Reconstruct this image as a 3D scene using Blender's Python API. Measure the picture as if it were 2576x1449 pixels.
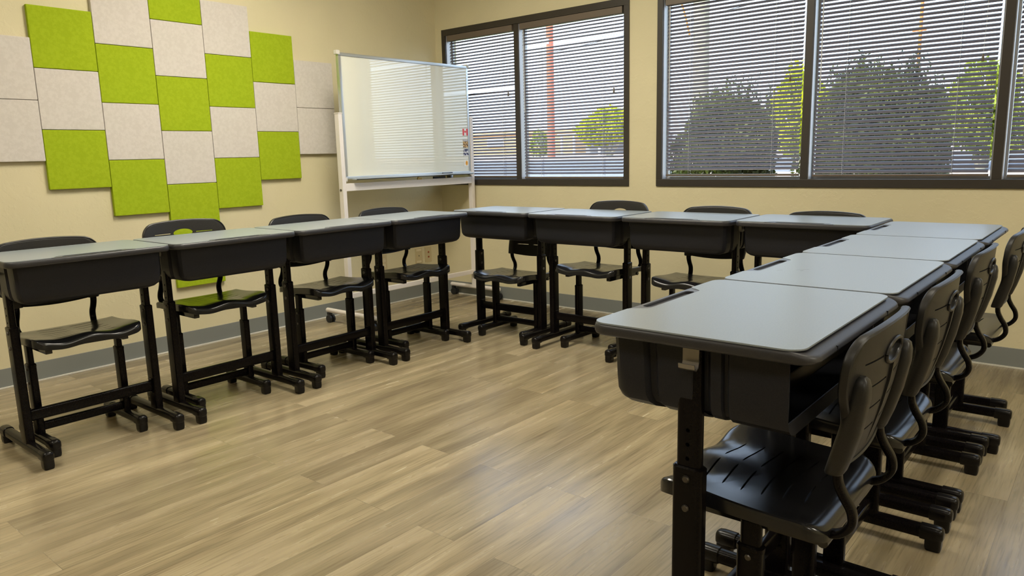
import bpy, bmesh, math, random
from mathutils import Vector, Matrix, Euler

for o in list(bpy.data.objects): bpy.data.objects.remove(o, do_unlink=True)
scene = bpy.context.scene
C = scene.collection
PI = math.pi
random.seed(7)

# ------------------------------------------------------------------ camera
cam_d = bpy.data.cameras.new('camera'); cam = bpy.data.objects.new('camera', cam_d); C.objects.link(cam)
cam_d.sensor_fit = 'HORIZONTAL'; cam_d.sensor_width = 36.0
cam_d.lens = 36.0 * 1857.57 / 2576.0
cam_d.clip_start = 0.05; cam_d.clip_end = 500
_r = Vector((0.77052465, 0.63692775, -0.02479526))
_u = Vector((-0.0935372, 0.15146448, 0.98402709))
_f = Vector((-0.63050976, 0.75589785, -0.17628355))
M = Matrix((( _r.x, _u.x, -_f.x), (_r.y, _u.y, -_f.y), (_r.z, _u.z, -_f.z))).to_4x4()
M.translation = Vector((4.30258, -4.29606, 1.09822))
cam.matrix_world = M
scene.camera = cam

# ------------------------------------------------------------------ view + world + sun
vs = scene.view_settings
scene.display_settings.display_device = 'sRGB'
vs.view_transform = 'Standard'; vs.look = 'None'; vs.gamma = 1.0; vs.exposure = 0.9
vs.use_curve_mapping = False

w = bpy.data.worlds.new('world'); scene.world = w; w.use_nodes = True
nt = w.node_tree; nt.nodes.clear()
sky = nt.nodes.new('ShaderNodeTexSky'); sky.sky_type = 'NISHITA'; sky.sun_disc = False
sky.sun_elevation = math.radians(42); sky.sun_rotation = math.radians(200); sky.air_density = 1.0; sky.dust_density = 1.5
tc = nt.nodes.new('ShaderNodeTexCoord')
mp = nt.nodes.new('ShaderNodeMapping'); mp.inputs['Scale'].default_value = (1.0, 1.0, 3.0)
no = nt.nodes.new('ShaderNodeTexNoise'); no.inputs['Scale'].default_value = 3.2; no.inputs['Detail'].default_value = 5
cr = nt.nodes.new('ShaderNodeValToRGB'); cr.color_ramp.elements[0].position = 0.42; cr.color_ramp.elements[1].position = 0.62; cr.color_ramp.elements[0].color = (0.5, 0.5, 0.5, 1)
mixc = nt.nodes.new('ShaderNodeMix'); mixc.data_type = 'RGBA'
mixc.inputs[7].default_value = (6.1, 7.3, 9.6, 1)
bg = nt.nodes.new('ShaderNodeBackground'); bg.inputs['Strength'].default_value = 0.27
wo = nt.nodes.new('ShaderNodeOutputWorld')
L = nt.links
L.new(tc.outputs['Generated'], mp.inputs['Vector']); L.new(mp.outputs[0], no.inputs['Vector'])
L.new(no.outputs['Fac'], cr.inputs['Fac']); L.new(cr.outputs['Color'], mixc.inputs[0])
L.new(sky.outputs['Color'], mixc.inputs[6]); L.new(mixc.outputs[2], bg.inputs['Color']); L.new(bg.outputs[0], wo.inputs['Surface'])

sd = bpy.data.lights.new('sun', 'SUN'); sd.energy = 4.6; sd.angle = math.radians(0.6); sd.color = (1.0, 0.94, 0.84)
so = bpy.data.objects.new('sun', sd); C.objects.link(so)
so.rotation_euler = Vector((0.35, 0.8, -0.78)).to_track_quat('-Z', 'Y').to_euler()

# ------------------------------------------------------------------ materials
def mat(name, color=(0.5, 0.5, 0.5), rough=0.5, metal=0.0, spec=0.5, coat=0.0, coat_rough=0.05, bump=None, emis=None, estr=0.0, sss=0.0):
    m = bpy.data.materials.new(name); m.use_nodes = True
    n = m.node_tree.nodes; l = m.node_tree.links; b = n['Principled BSDF']
    b.inputs['Base Color'].default_value = (*color, 1); b.inputs['Roughness'].default_value = rough
    b.inputs['Metallic'].default_value = metal; b.inputs['Specular IOR Level'].default_value = spec
    b.inputs['Coat Weight'].default_value = coat; b.inputs['Coat Roughness'].default_value = coat_rough
    if emis: b.inputs['Emission Color'].default_value = (*emis, 1); b.inputs['Emission Strength'].default_value = estr
    if bump:
        scale, strength, dist = bump
        t = n.new('ShaderNodeTexCoord'); x = n.new('ShaderNodeTexNoise'); x.inputs['Scale'].default_value = scale; x.inputs['Detail'].default_value = 4
        bp = n.new('ShaderNodeBump'); bp.inputs['Strength'].default_value = strength; bp.inputs['Distance'].default_value = dist
        l.new(t.outputs['Object'], x.inputs['Vector']); l.new(x.outputs['Fac'], bp.inputs['Height']); l.new(bp.outputs[0], b.inputs['Normal'])
    return m

def speckle(name, c1, c2, scale, rough, bump=0.0, dist=0.001, lo=0.4, hi=0.6, spec=0.5, detail=3, trans=None, coat=0.0):
    m = mat(name, c1, rough, spec=spec, coat=coat)
    n = m.node_tree.nodes; l = m.node_tree.links; b = n['Principled BSDF']
    t = n.new('ShaderNodeTexCoord'); x = n.new('ShaderNodeTexNoise'); x.inputs['Scale'].default_value = scale; x.inputs['Detail'].default_value = detail
    r = n.new('ShaderNodeValToRGB'); r.color_ramp.elements[0].position = lo; r.color_ramp.elements[1].position = hi
    r.color_ramp.elements[0].color = (*c1, 1); r.color_ramp.elements[1].color = (*c2, 1)
    l.new(t.outputs['Object'], x.inputs['Vector']); l.new(x.outputs['Fac'], r.inputs['Fac']); l.new(r.outputs['Color'], b.inputs['Base Color'])
    if bump:
        bp = n.new('ShaderNodeBump'); bp.inputs['Strength'].default_value = bump; bp.inputs['Distance'].default_value = dist
        l.new(x.outputs['Fac'], bp.inputs['Height']); l.new(bp.outputs[0], b.inputs['Normal'])
    return m

def wall_mat(name, col):
    m = mat(name, col, 0.62, spec=0.3)
    n = m.node_tree.nodes; l = m.node_tree.links; b = n['Principled BSDF']
    t = n.new('ShaderNodeTexCoord')
    a = n.new('ShaderNodeTexNoise'); a.inputs['Scale'].default_value = 14; a.inputs['Detail'].default_value = 6; a.inputs['Roughness'].default_value = 0.65
    r = n.new('ShaderNodeValToRGB'); r.color_ramp.elements[0].position = 0.50; r.color_ramp.elements[1].position = 0.60
    f = n.new('ShaderNodeTexNoise'); f.inputs['Scale'].default_value = 160; f.inputs['Detail'].default_value = 2
    ad = n.new('ShaderNodeMath'); ad.operation = 'MULTIPLY_ADD'; ad.inputs[1].default_value = 0.25
    bp = n.new('ShaderNodeBump'); bp.inputs['Strength'].default_value = 0.35; bp.inputs['Distance'].default_value = 0.0015
    l.new(t.outputs['Object'], a.inputs['Vector']); l.new(t.outputs['Object'], f.inputs['Vector'])
    l.new(a.outputs['Fac'], r.inputs['Fac']); l.new(f.outputs['Fac'], ad.inputs[0]); l.new(r.outputs['Color'], ad.inputs[2])
    l.new(ad.outputs[0], bp.inputs['Height']); l.new(bp.outputs[0], b.inputs['Normal'])
    # faint uneven paint
    c = n.new('ShaderNodeTexNoise'); c.inputs['Scale'].default_value = 1.7; c.inputs['Detail'].default_value = 3
    rr = n.new('ShaderNodeValToRGB'); rr.color_ramp.elements[0].position = 0.3; rr.color_ramp.elements[1].position = 0.7
    rr.color_ramp.elements[0].color = (*[v * 0.95 for v in col], 1); rr.color_ramp.elements[1].color = (*[min(1, v * 1.03) for v in col], 1)
    l.new(t.outputs['Object'], c.inputs['Vector']); l.new(c.outputs['Fac'], rr.inputs['Fac']); l.new(rr.outputs['Color'], b.inputs['Base Color'])
    return m

def floor_mat():
    m = mat('vinyl_plank', (0.4, 0.3, 0.2), 0.32, spec=0.7)
    n = m.node_tree.nodes; l = m.node_tree.links; b = n['Principled BSDF']
    t = n.new('ShaderNodeTexCoord')
    # planks run along y, joints across x
    sep = n.new('ShaderNodeSeparateXYZ'); l.new(t.outputs['Object'], sep.inputs[0])
    cmb = n.new('ShaderNodeCombineXYZ'); l.new(sep.outputs['Y'], cmb.inputs['X']); l.new(sep.outputs['X'], cmb.inputs['Y'])
    br = n.new('ShaderNodeTexBrick'); br.offset = 0.37; br.offset_frequency = 2; br.squash = 1
    br.inputs['Scale'].default_value = 1.0; br.inputs['Brick Width'].default_value = 1.22; br.inputs['Row Height'].default_value = 0.152
    br.inputs['Mortar Size'].default_value = 0.0008; br.inputs['Mortar Smooth'].default_value = 0.1; br.inputs['Bias'].default_value = 0.0
    br.inputs['Color1'].default_value = (0, 0, 0, 1); br.inputs['Color2'].default_value = (1, 1, 1, 1); br.inputs['Mortar'].default_value = (0.5, 0.5, 0.5, 1)
    l.new(cmb.outputs[0], br.inputs['Vector'])
    # per plank offset of the grain
    off = n.new('ShaderNodeVectorMath'); off.operation = 'SCALE'; off.inputs['Scale'].default_value = 17.0
    l.new(br.outputs['Color'], off.inputs[0])
    add = n.new('ShaderNodeVectorMath'); l.new(cmb.outputs[0], add.inputs[0]); l.new(off.outputs[0], add.inputs[1])
    mp = n.new('ShaderNodeMapping'); mp.inputs['Scale'].default_value = (0.9, 8.0, 1.0); l.new(add.outputs[0], mp.inputs['Vector'])
    g1 = n.new('ShaderNodeTexNoise'); g1.inputs['Scale'].default_value = 1.6; g1.inputs['Detail'].default_value = 4; g1.inputs['Roughness'].default_value = 0.5; g1.inputs['Distortion'].default_value = 0.15
    l.new(mp.outputs[0], g1.inputs['Vector'])
    mp2 = n.new('ShaderNodeMapping'); mp2.inputs['Scale'].default_value = (3.0, 70.0, 1.0); l.new(add.outputs[0], mp2.inputs['Vector'])
    g2 = n.new('ShaderNodeTexNoise'); g2.inputs['Scale'].default_value = 2.2; g2.inputs['Detail'].default_value = 5; g2.inputs['Distortion'].default_value = 0.3
    l.new(mp2.outputs[0], g2.inputs['Vector'])
    r1 = n.new('ShaderNodeValToRGB'); e = r1.color_ramp.elements
    e[0].position = 0.22; e[0].color = (0.20, 0.16, 0.10, 1); e[1].position = 0.90; e[1].color = (0.46, 0.375, 0.235, 1)
    x = e.new(0.46); x.color = (0.305, 0.245, 0.148, 1); x = e.new(0.58); x.color = (0.385, 0.315, 0.195, 1)
    l.new(g1.outputs['Fac'], r1.inputs['Fac'])
    r2 = n.new('ShaderNodeValToRGB'); r2.color_ramp.elements[0].position = 0.30; r2.color_ramp.elements[0].color = (0.62, 0.60, 0.58, 1)
    r2.color_ramp.elements[1].position = 0.52; r2.color_ramp.elements[1].color = (1, 1, 1, 1)
    l.new(g2.outputs['Fac'], r2.inputs['Fac'])
    mu = n.new('ShaderNodeMix'); mu.data_type = 'RGBA'; mu.blend_type = 'MULTIPLY'; mu.inputs[0].default_value = 0.7
    l.new(r1.outputs['Color'], mu.inputs[6]); l.new(r2.outputs['Color'], mu.inputs[7])
    # per plank tone
    hs = n.new('ShaderNodeHueSaturation'); mr = n.new('ShaderNodeMapRange'); mr.inputs['To Min'].default_value = 0.78; mr.inputs['To Max'].default_value = 1.06
    l.new(br.outputs['Color'], mr.inputs['Value']); l.new(mr.outputs[0], hs.inputs['Value']); l.new(mu.outputs[2], hs.inputs['Color'])
    dk = n.new('ShaderNodeMix'); dk.data_type = 'RGBA'; dk.inputs[7].default_value = (0.12, 0.09, 0.06, 1)
    ds = n.new('ShaderNodeMath'); ds.operation = 'MULTIPLY'; ds.inputs[1].default_value = 0.55
    l.new(br.outputs['Fac'], ds.inputs[0]); l.new(ds.outputs[0], dk.inputs[0]); l.new(hs.outputs['Color'], dk.inputs[6]); l.new(dk.outputs[2], b.inputs['Base Color'])
    # embossed grain
    bp = n.new('ShaderNodeBump'); bp.inputs['Strength'].default_value = 0.25; bp.inputs['Distance'].default_value = 0.0006
    l.new(g2.outputs['Fac'], bp.inputs['Height']); l.new(bp.outputs[0], b.inputs['Normal'])
    rr = n.new('ShaderNodeMapRange'); rr.inputs['From Min'].default_value = 0.3; rr.inputs['From Max'].default_value = 0.7
    rr.inputs['To Min'].default_value = 0.20; rr.inputs['To Max'].default_value = 0.30
    l.new(g1.outputs['Fac'], rr.inputs['Value']); l.new(rr.outputs[0], b.inputs['Roughness'])
    return m

def glass_mat():
    m = bpy.data.materials.new('window_glass'); m.use_nodes = True
    n = m.node_tree.nodes; l = m.node_tree.links; n.clear()
    t = n.new('ShaderNodeBsdfTransparent'); t.inputs['Color'].default_value = (0.95, 0.97, 0.96, 1)
    g = n.new('ShaderNodeBsdfGlossy'); g.inputs['Roughness'].default_value = 0.01
    f = n.new('ShaderNodeFresnel'); f.inputs['IOR'].default_value = 1.45
    mx = n.new('ShaderNodeMixShader'); o = n.new('ShaderNodeOutputMaterial')
    ge = n.new('ShaderNodeNewGeometry'); su = n.new('ShaderNodeMath'); su.operation = 'SUBTRACT'; su.inputs[0].default_value = 1.0
    mu = n.new('ShaderNodeMath'); mu.operation = 'MULTIPLY'      # inner faces of the pane let light straight out
    l.new(ge.outputs['Backfacing'], su.inputs[1]); l.new(su.outputs[0], mu.inputs[0]); l.new(f.outputs[0], mu.inputs[1])
    l.new(mu.outputs[0], mx.inputs[0]); l.new(t.outputs[0], mx.inputs[1]); l.new(g.outputs[0], mx.inputs[2]); l.new(mx.outputs[0], o.inputs['Surface'])
    return m

def leaf_mat(name, c1, c2):
    m = speckle(name, c1, c2, 2.5, 0.5, spec=0.3)
    n = m.node_tree.nodes; l = m.node_tree.links; b = n['Principled BSDF']
    tr = n.new('ShaderNodeBsdfTranslucent'); mx = n.new('ShaderNodeMixShader'); mx.inputs[0].default_value = 0.35
    out = n['Material Output']; src = b.inputs['Base Color'].links[0].from_socket
    l.new(src, tr.inputs['Color']); l.new(b.outputs[0], mx.inputs[1]); l.new(tr.outputs[0], mx.inputs[2]); l.new(mx.outputs[0], out.inputs['Surface'])
    return m

M_ = {
 'wall': wall_mat('cream_wall_paint', (0.64, 0.575, 0.375)),
 'ceil': mat('ceiling_white', (0.8, 0.78, 0.72), 0.9, bump=(60, .3, .002)),
 'floor': floor_mat(),
 'base': mat('grey_vinyl_baseboard', (0.20, 0.21, 0.20), 0.5),
 'bead': mat('pale_bead', (0.62, 0.60, 0.54), 0.5),
 'brown': mat('dark_brown_frame_metal', (0.030, 0.024, 0.018), 0.45),
 'sash': mat('sky_lit_sash_metal', (0.50, 0.50, 0.52), 0.45, metal=0.3),  # pale tone holds the sky light on the frame's inner sides
 'valance': mat('taupe_headrail', (0.13, 0.10, 0.075), 0.5),
 'glass': glass_mat(),
 'slat': mat('blind_slat_paint', (0.125, 0.12, 0.155), 0.38),
 'cord': mat('blind_cord', (0.55, 0.55, 0.55), 0.6),
 'green': speckle('lime_felt', (0.30, 0.40, 0.014), (0.335, 0.44, 0.018), 60, 0.95, 0.5, 0.0015, spec=0.1),
 'white': speckle('offwhite_felt', (0.57, 0.53, 0.49), (0.61, 0.57, 0.53), 60, 0.95, 0.5, 0.0015, spec=0.1),
 'lam': speckle('grey_laminate', (0.240, 0.272, 0.295), (0.26, 0.292, 0.315), 300, 0.30, 0.06, 0.0003, spec=0.3),
 'rim': speckle('charcoal_moulded_plastic', (0.024, 0.024, 0.029), (0.030, 0.030, 0.035), 500, 0.42, 0.25, 0.0003, spec=0.5),
 'groove': mat('window_sheen_groove_plastic', (0.085, 0.088, 0.10), 0.33),  # rim plastic lightened: the window reflection is put into its colour
 'tray': speckle('charcoal_tray_plastic', (0.015, 0.0155, 0.020), (0.019, 0.0195, 0.024), 400, 0.42, 0.2, 0.0003, spec=0.2),
 'seat': speckle('black_seat_plastic', (0.008, 0.008, 0.009), (0.011, 0.011, 0.012), 400, 0.20, 0.10, 0.0003, spec=0.5),
 'shell': speckle('dark_grey_shell_plastic', (0.019, 0.018, 0.017), (0.023, 0.022, 0.021), 400, 0.38, 0.2, 0.0003, spec=0.35),
 'steel': speckle('black_powder_coated_steel', (0.004, 0.003, 0.003), (0.005, 0.004, 0.004), 350, 0.24, 0.12, 0.0003, spec=0.14),
 'barsteel': mat('glossy_black_bar_steel', (0.01, 0.01, 0.01), 0.16, spec=0.6),
 'cap': mat('black_end_cap_plastic', (0.007, 0.006, 0.0055), 0.26, spec=0.25),
 'bolt': mat('dark_bolt_metal', (0.10, 0.09, 0.08), 0.3, metal=0.8),
 'hook': mat('bare_steel_hook', (0.30, 0.28, 0.26), 0.35, metal=0.7),
 'board': mat('whiteboard_enamel', (0.70, 0.71, 0.64), 0.3, spec=0.2, coat=1.0, coat_rough=0.025),
 'alu': mat('brushed_aluminium', (0.62, 0.64, 0.64), 0.30, metal=0.85),
 'stand': mat('white_painted_steel', (0.74, 0.69, 0.66), 0.38),
 'ivory': mat('ivory_plate_plastic', (0.52, 0.43, 0.25), 0.4),
 'ivory2': mat('pale_ivory_socket', (0.66, 0.58, 0.40), 0.4),
 'black': mat('black_plastic', (0.015, 0.015, 0.015), 0.4),
 'darkgrey': mat('dark_grey_felt', (0.05, 0.05, 0.055), 0.7),
 'red': mat('red_print', (0.72, 0.03, 0.04), 0.4),
 'paper': mat('white_print', (0.80, 0.79, 0.76), 0.5),
 'yellow': mat('pale_yellow_paper', (0.75, 0.70, 0.38), 0.6),
 'jack': mat('red_brown_jack', (0.30, 0.06, 0.02), 0.5),
 'lampf': mat('lamp_housing_white', (0.8, 0.8, 0.8), 0.5),
 'grass': speckle('dry_grass', (0.26, 0.30, 0.05), (0.42, 0.44, 0.10), 6, 0.9, 0.4, 0.02, spec=0.1),
 'street': speckle('asphalt', (0.13, 0.14, 0.17), (0.17, 0.18, 0.21), 8, 0.85, 0.3, 0.01),
 'walk': speckle('pale_concrete', (0.46, 0.36, 0.29), (0.52, 0.42, 0.34), 3, 0.85, 0.2, 0.01),
 'stucco': speckle('tan_stucco', (0.50, 0.31, 0.14), (0.56, 0.36, 0.18), 2, 0.9, 0.2, 0.01),
 'polered': mat('red_brown_pole', (0.50, 0.135, 0.07), 0.6, bump=(20, .3, .01)),
 'rust': mat('orange_rust', (0.62, 0.20, 0.05), 0.6),
 'bark': speckle('pale_bark', (0.33, 0.30, 0.22), (0.45, 0.42, 0.32), 9, 0.9, 0.5, 0.01),
 'leaf_y': leaf_mat('yellow_green_leaves', (0.40, 0.46, 0.01), (0.58, 0.60, 0.03)),
 'leaf_d': leaf_mat('dark_hedge_leaves', (0.035, 0.045, 0.02), (0.15, 0.17, 0.035)),
 'leaf_m': leaf_mat('green_leaves', (0.20, 0.27, 0.03), (0.38, 0.42, 0.05)),
 'wire': mat('black_wire', (0.02, 0.02, 0.02), 0.6),
 'shingle': mat('grey_roofing', (0.35, 0.36, 0.38), 0.8),
 'whitep': mat('white_paint_outside', (0.8, 0.8, 0.8), 0.6),
 'carpaint': mat('grey_car_paint', (0.25, 0.26, 0.30), 0.3, coat=0.5),
}
M_['board'].node_tree.nodes['Principled BSDF'].inputs['Coat IOR'].default_value = 1.9

def photo_mat(name, cols, scale):
    """small printed picture: blurred patches between horizontal bands"""
    m = mat(name, cols[0], 0.45)
    n = m.node_tree.nodes; l = m.node_tree.links; b = n['Principled BSDF']
    t = n.new('ShaderNodeTexCoord'); x = n.new('ShaderNodeTexNoise'); x.inputs['Scale'].default_value = scale; x.inputs['Detail'].default_value = 3
    r = n.new('ShaderNodeValToRGB'); e = r.color_ramp.elements
    e[0].position = 0.35; e[0].color = (*cols[0], 1); e[1].position = 0.65; e[1].color = (*cols[-1], 1)
    for i, c in enumerate(cols[1:-1]):
        q = e.new(0.35 + 0.3 * (i + 1) / (len(cols) - 1)); q.color = (*c, 1)
    l.new(t.outputs['Object'], x.inputs['Vector']); l.new(x.outputs['Fac'], r.inputs['Fac']); l.new(r.outputs['Color'], b.inputs['Base Color'])
    return m

# ------------------------------------------------------------------ mesh helpers
def finish(bm, name, m, parent=None, smooth=None, col=True):
    bmesh.ops.recalc_face_normals(bm, faces=bm.faces)
    me = bpy.data.meshes.new(name); bm.to_mesh(me); bm.free()
    for x in (m if isinstance(m, (list, tuple)) else [m]): me.materials.append(x)
    if smooth is not None:
        for p in me.polygons: p.use_smooth = True
        me.set_sharp_from_angle(angle=math.radians(smooth))
    o = bpy.data.objects.new(name, me); C.objects.link(o)
    if parent: o.parent = parent
    return o

def box(bm, x0, x1, y0, y1, z0, z1, bevel=0.0, seg=2, mi=0):
    g = bmesh.new()
    bmesh.ops.create_cube(g, size=1.0)
    for v in g.verts: v.co = Vector(((x0 + x1) / 2 + v.co.x * (x1 - x0), (y0 + y1) / 2 + v.co.y * (y1 - y0), (z0 + z1) / 2 + v.co.z * (z1 - z0)))
    if bevel: bmesh.ops.bevel(g, geom=list(g.edges), offset=bevel, segments=seg, profile=0.7, affect='EDGES')
    merge(bm, g, mi)

def merge(bm, g, mi=0, mx=None):
    if mx is not None: bmesh.ops.transform(g, matrix=mx, verts=g.verts)
    vm = {v: bm.verts.new(v.co) for v in g.verts}
    for f in g.faces:
        try: nf = bm.faces.new([vm[v] for v in f.verts]); nf.material_index = mi
        except ValueError: pass
    g.free()

def rings(bm, rs, cap0=True, cap1=True, closed=True, mi=0):
    """loft a list of equally long point rings"""
    V = [[bm.verts.new(p) for p in r] for r in rs]
    n = len(rs[0])
    for a, b in zip(V, V[1:]):
        for i in range(n if closed else n - 1):
            j = (i + 1) % n
            f = bm.faces.new((a[i], a[j], b[j], b[i])); f.material_index = mi
    if cap0: bm.faces.new(V[0][::-1]).material_index = mi
    if cap1: bm.faces.new(V[-1]).material_index = mi
    return V

def rrect(hx, hy, r, n=6, cx=0, cy=0):
    """rounded rectangle outline, counter clockwise"""
    r = min(r, hx * .999, hy * .999); P = []
    for sx, sy, a0 in ((1, 1, 0), (-1, 1, PI / 2), (-1, -1, PI), (1, -1, 1.5 * PI)):
        for k in range(n + 1):
            a = a0 + PI / 2 * k / n
            P.append((cx + sx * (hx - r) + r * math.cos(a), cy + sy * (hy - r) + r * math.sin(a)))
    return P

def post(bm, hx, hy, r, z0, z1, cx=0, cy=0, e=0.003, n=4, mi=0):
    rs = []
    for d, z in ((e, z0), (0, z0 + e), (0, z1 - e), (e, z1)):
        rs.append([(x, y, z) for x, y in rrect(hx - d, hy - d, r, n, cx, cy)])
    rings(bm, rs, mi=mi)

def sweep(bm, path, sec, mi=0, up=Vector((1, 0, 0)), cap=True):
    """sweep a 2D section [(a,b)] along a path; a goes along 'up', b along the third axis"""
    P = [Vector(p) for p in path]; rs = []
    for i, p in enumerate(P):
        t = (P[min(i + 1, len(P) - 1)] - P[max(i - 1, 0)]).normalized()
        a = (up - t * up.dot(t)).normalized(); b = t.cross(a)
        rs.append([p + a * s[0] + b * s[1] for s in sec])
    rings(bm, rs, cap, cap, mi=mi)

def circ(r, n=12, ry=None):
    ry = ry or r
    return [(r * math.cos(2 * PI * k / n), ry * math.sin(2 * PI * k / n)) for k in range(n)]

def cyl(bm, p0, p1, r, n=16, mi=0):
    p0, p1 = Vector(p0), Vector(p1); d = (p1 - p0).normalized()
    up = Vector((0, 0, 1)) if abs(d.z) < 0.9 else Vector((1, 0, 0))
    sweep(bm, [p0, p1], circ(r, n), mi, up)

def spline(pts, n=6):
    """Catmull-Rom through points"""
    P = [Vector(p) for p in pts]; P = [P[0] * 2 - P[1]] + P + [P[-1] * 2 - P[-2]]; out = []
    for i in range(1, len(P) - 2):
        for k in range(n):
            t = k / n; a, b, c, d = P[i - 1], P[i], P[i + 1], P[i + 2]
            out.append(0.5 * ((2 * b) + (c - a) * t + (2 * a - 5 * b + 4 * c - d) * t * t + (3 * b - a - 3 * c + d) * t ** 3))
    out.append(P[-2]); return out

def cut(o, cutters):
    """carve the cutter bmeshes out of o"""
    for g in cutters:
        bmesh.ops.recalc_face_normals(g, faces=g.faces)
        me = bpy.data.meshes.new('cut'); g.to_mesh(me); g.free()
        c = bpy.data.objects.new('cut', me); C.objects.link(c)
        md = o.modifiers.new('b', 'BOOLEAN'); md.operation = 'DIFFERENCE'; md.object = c; md.solver = 'EXACT'
        bpy.context.view_layer.update()
        dg = bpy.context.evaluated_depsgraph_get()
        nm = bpy.data.meshes.new_from_object(o.evaluated_get(dg))
        o.modifiers.clear(); old = o.data; nm.name = old.name; o.data = nm
        bpy.data.meshes.remove(old); bpy.data.objects.remove(c, do_unlink=True); bpy.data.meshes.remove(me)

def sharp(o, ang=35):
    for p in o.data.polygons: p.use_smooth = True
    o.data.set_sharp_from_angle(angle=math.radians(ang))

def empty(name, loc=(0, 0, 0), rz=0.0):
    o = bpy.data.objects.new(name, None); C.objects.link(o); o.location = loc; o.rotation_euler = (0, 0, rz); o.empty_display_size = 0.1
    return o

def tag(o, label=None, cat=None, group=None, kind=None):
    if label: o['label'] = label
    if cat: o['category'] = cat
    if group: o['group'] = group
    if kind: o['kind'] = kind
    return o

def copy_tree(o, parent=None):
    c = o.copy(); C.objects.link(c)
    if parent: c.parent = parent
    for ch in list(o.children): copy_tree(ch, c)
    return c

def struct(name, bm, m, parent=None, smooth=None):
    o = finish(bm, name, m, parent, smooth)
    if parent is None: o['kind'] = 'structure'
    return o

# ------------------------------------------------------------------ room shell
RX, RY, RZ, TH = 8.0, -8.0, 2.72, 0.15
W1 = (0.075, 1.752, 0.882, 2.070)
W2 = (1.955, 4.775, 0.882, 2.070)
bm = bmesh.new(); box(bm, -TH, RX + TH, RY - TH, 0.16, -0.15, 0.0); struct('floor', bm, M_['floor'])
bm = bmesh.new(); box(bm, -TH - .3, RX + TH + .3, RY - TH - .3, 0.75, RZ, RZ + 0.55); struct('ceiling', bm, M_['ceil'])
bm = bmesh.new(); box(bm, -TH, 0, RY - TH, 0.0, 0.0, RZ); struct('wall_left', bm, M_['wall'])
bm = bmesh.new(); box(bm, RX, RX + TH, RY - TH, 0.0, 0.0, RZ); struct('wall_right', bm, M_['wall'])
bm = bmesh.new(); box(bm, 0, RX, RY - TH, RY, 0.0, RZ); struct('wall_front', bm, M_['wall'])
# back wall as one mesh with two openings
bm = bmesh.new()
xs = [-TH, W1[0], W1[1], W2[0], W2[1], RX + TH]; zs = [0, W1[2], W1[3], RZ]
holes = {(1, 1), (3, 1)}
grid = {}
for s, y in ((0, 0.0), (1, TH)):
    for i, x in enumerate(xs):
        for j, z in enumerate(zs): grid[(s, i, j)] = bm.verts.new((x, y, z))
nx, nz = len(xs) - 1, len(zs) - 1
for i in range(nx):
    for j in range(nz):
        if (i, j) in holes:
            for (a, b) in (((i, j), (i + 1, j)), ((i + 1, j), (i + 1, j + 1)), ((i + 1, j + 1), (i, j + 1)), ((i, j + 1), (i, j))):
                bm.faces.new((grid[(0, *a)], grid[(0, *b)], grid[(1, *b)], grid[(1, *a)]))
            continue
        bm.faces.new((grid[(0, i, j)], grid[(0, i + 1, j)], grid[(0, i + 1, j + 1)], grid[(0, i, j + 1)]))
        bm.faces.new((grid[(1, i, j)], grid[(1, i, j + 1)], grid[(1, i + 1, j + 1)], grid[(1, i + 1, j)]))
for i in range(nx):
    for j in (0, nz): bm.faces.new((grid[(0, i, j)], grid[(0, i + 1, j)], grid[(1, i + 1, j)], grid[(1, i, j)]))
for j in range(nz):
    for i in (0, nx): bm.faces.new((grid[(0, i, j)], grid[(0, i, j + 1)], grid[(1, i, j + 1)], grid[(1, i, j)]))
struct('wall_back', bm, M_['wall'])

bm = bmesh.new(); box(bm, 0.0, 0.006, RY, -0.0, 0.0, 0.100, 0.002); struct('baseboard_left', bm, M_['base'])
bm = bmesh.new(); box(bm, 0.006, RX, -0.006, 0.0, 0.0, 0.100, 0.002); struct('baseboard_back', bm, M_['base'])
bm = bmesh.new(); box(bm, 0.006, 0.016, RY, -0.006, 0.0, 0.008, 0.002); struct('trim_1', bm, M_['bead'])
bm = bmesh.new(); box(bm, 0.016, RX, -0.016, -0.006, 0.0, 0.008, 0.002); struct('trim_2', bm, M_['bead'])

# ------------------------------------------------------------------ windows and blinds
def build_window(name, W, mullions, fw=0.045, mw=0.042):
    x0, x1, z0, z1 = W
    bm = bmesh.new(); ya, yb = -0.010, 0.085
    box(bm, x0, x1, ya, yb, z0, z0 + fw, 0.002); box(bm, x0, x1, ya, yb, z1 - fw, z1, 0.002)
    box(bm, x0, x0 + fw * .85, ya, yb, z0 + fw, z1 - fw, 0.002); box(bm, x1 - fw * .85, x1, ya, yb, z0 + fw, z1 - fw, 0.002)
    for mx in mullions: box(bm, mx - mw / 2, mx + mw / 2, ya + .004, yb, z0 + fw, z1 - fw, 0.002)
    o = struct(name, bm, M_['brown'])
    edges = [x0 + fw * .85] + sum([[m - mw / 2, m + mw / 2] for m in mullions], []) + [x1 - fw * .85]
    panes = []
    for k in range(0, len(edges), 2):
        a, b = edges[k], edges[k + 1]
        bm = bmesh.new(); s = 0.014; q0, q1 = z0 + fw, z1 - fw
        for (p, r_, u, v) in ((a, a + s, q0, q1), (b - s, b, q0, q1), (a + s, b - s, q0, q0 + s), (a + s, b - s, q1 - s, q1)):
            box(bm, p, r_, 0.058, 0.080, u, v, 0.001)
        box(bm, a, a + .003, .002, .058, q0, q1); box(bm, b - .003, b, .002, .058, q0, q1)  # liners added over the brown jambs, sky light put into their colour
        finish(bm, 'sash', M_['sash'], o)
        bm = bmesh.new(); box(bm, a + s, b - s, 0.067, 0.071, q0 + s, q1 - s); finish(bm, 'pane', M_['glass'], o)
        panes.append((a, b, q0, q1))
    return panes
P1 = build_window('window_1', W1, [0.818])
P2 = build_window('window_2', W2, [2.884, 3.803])

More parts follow.
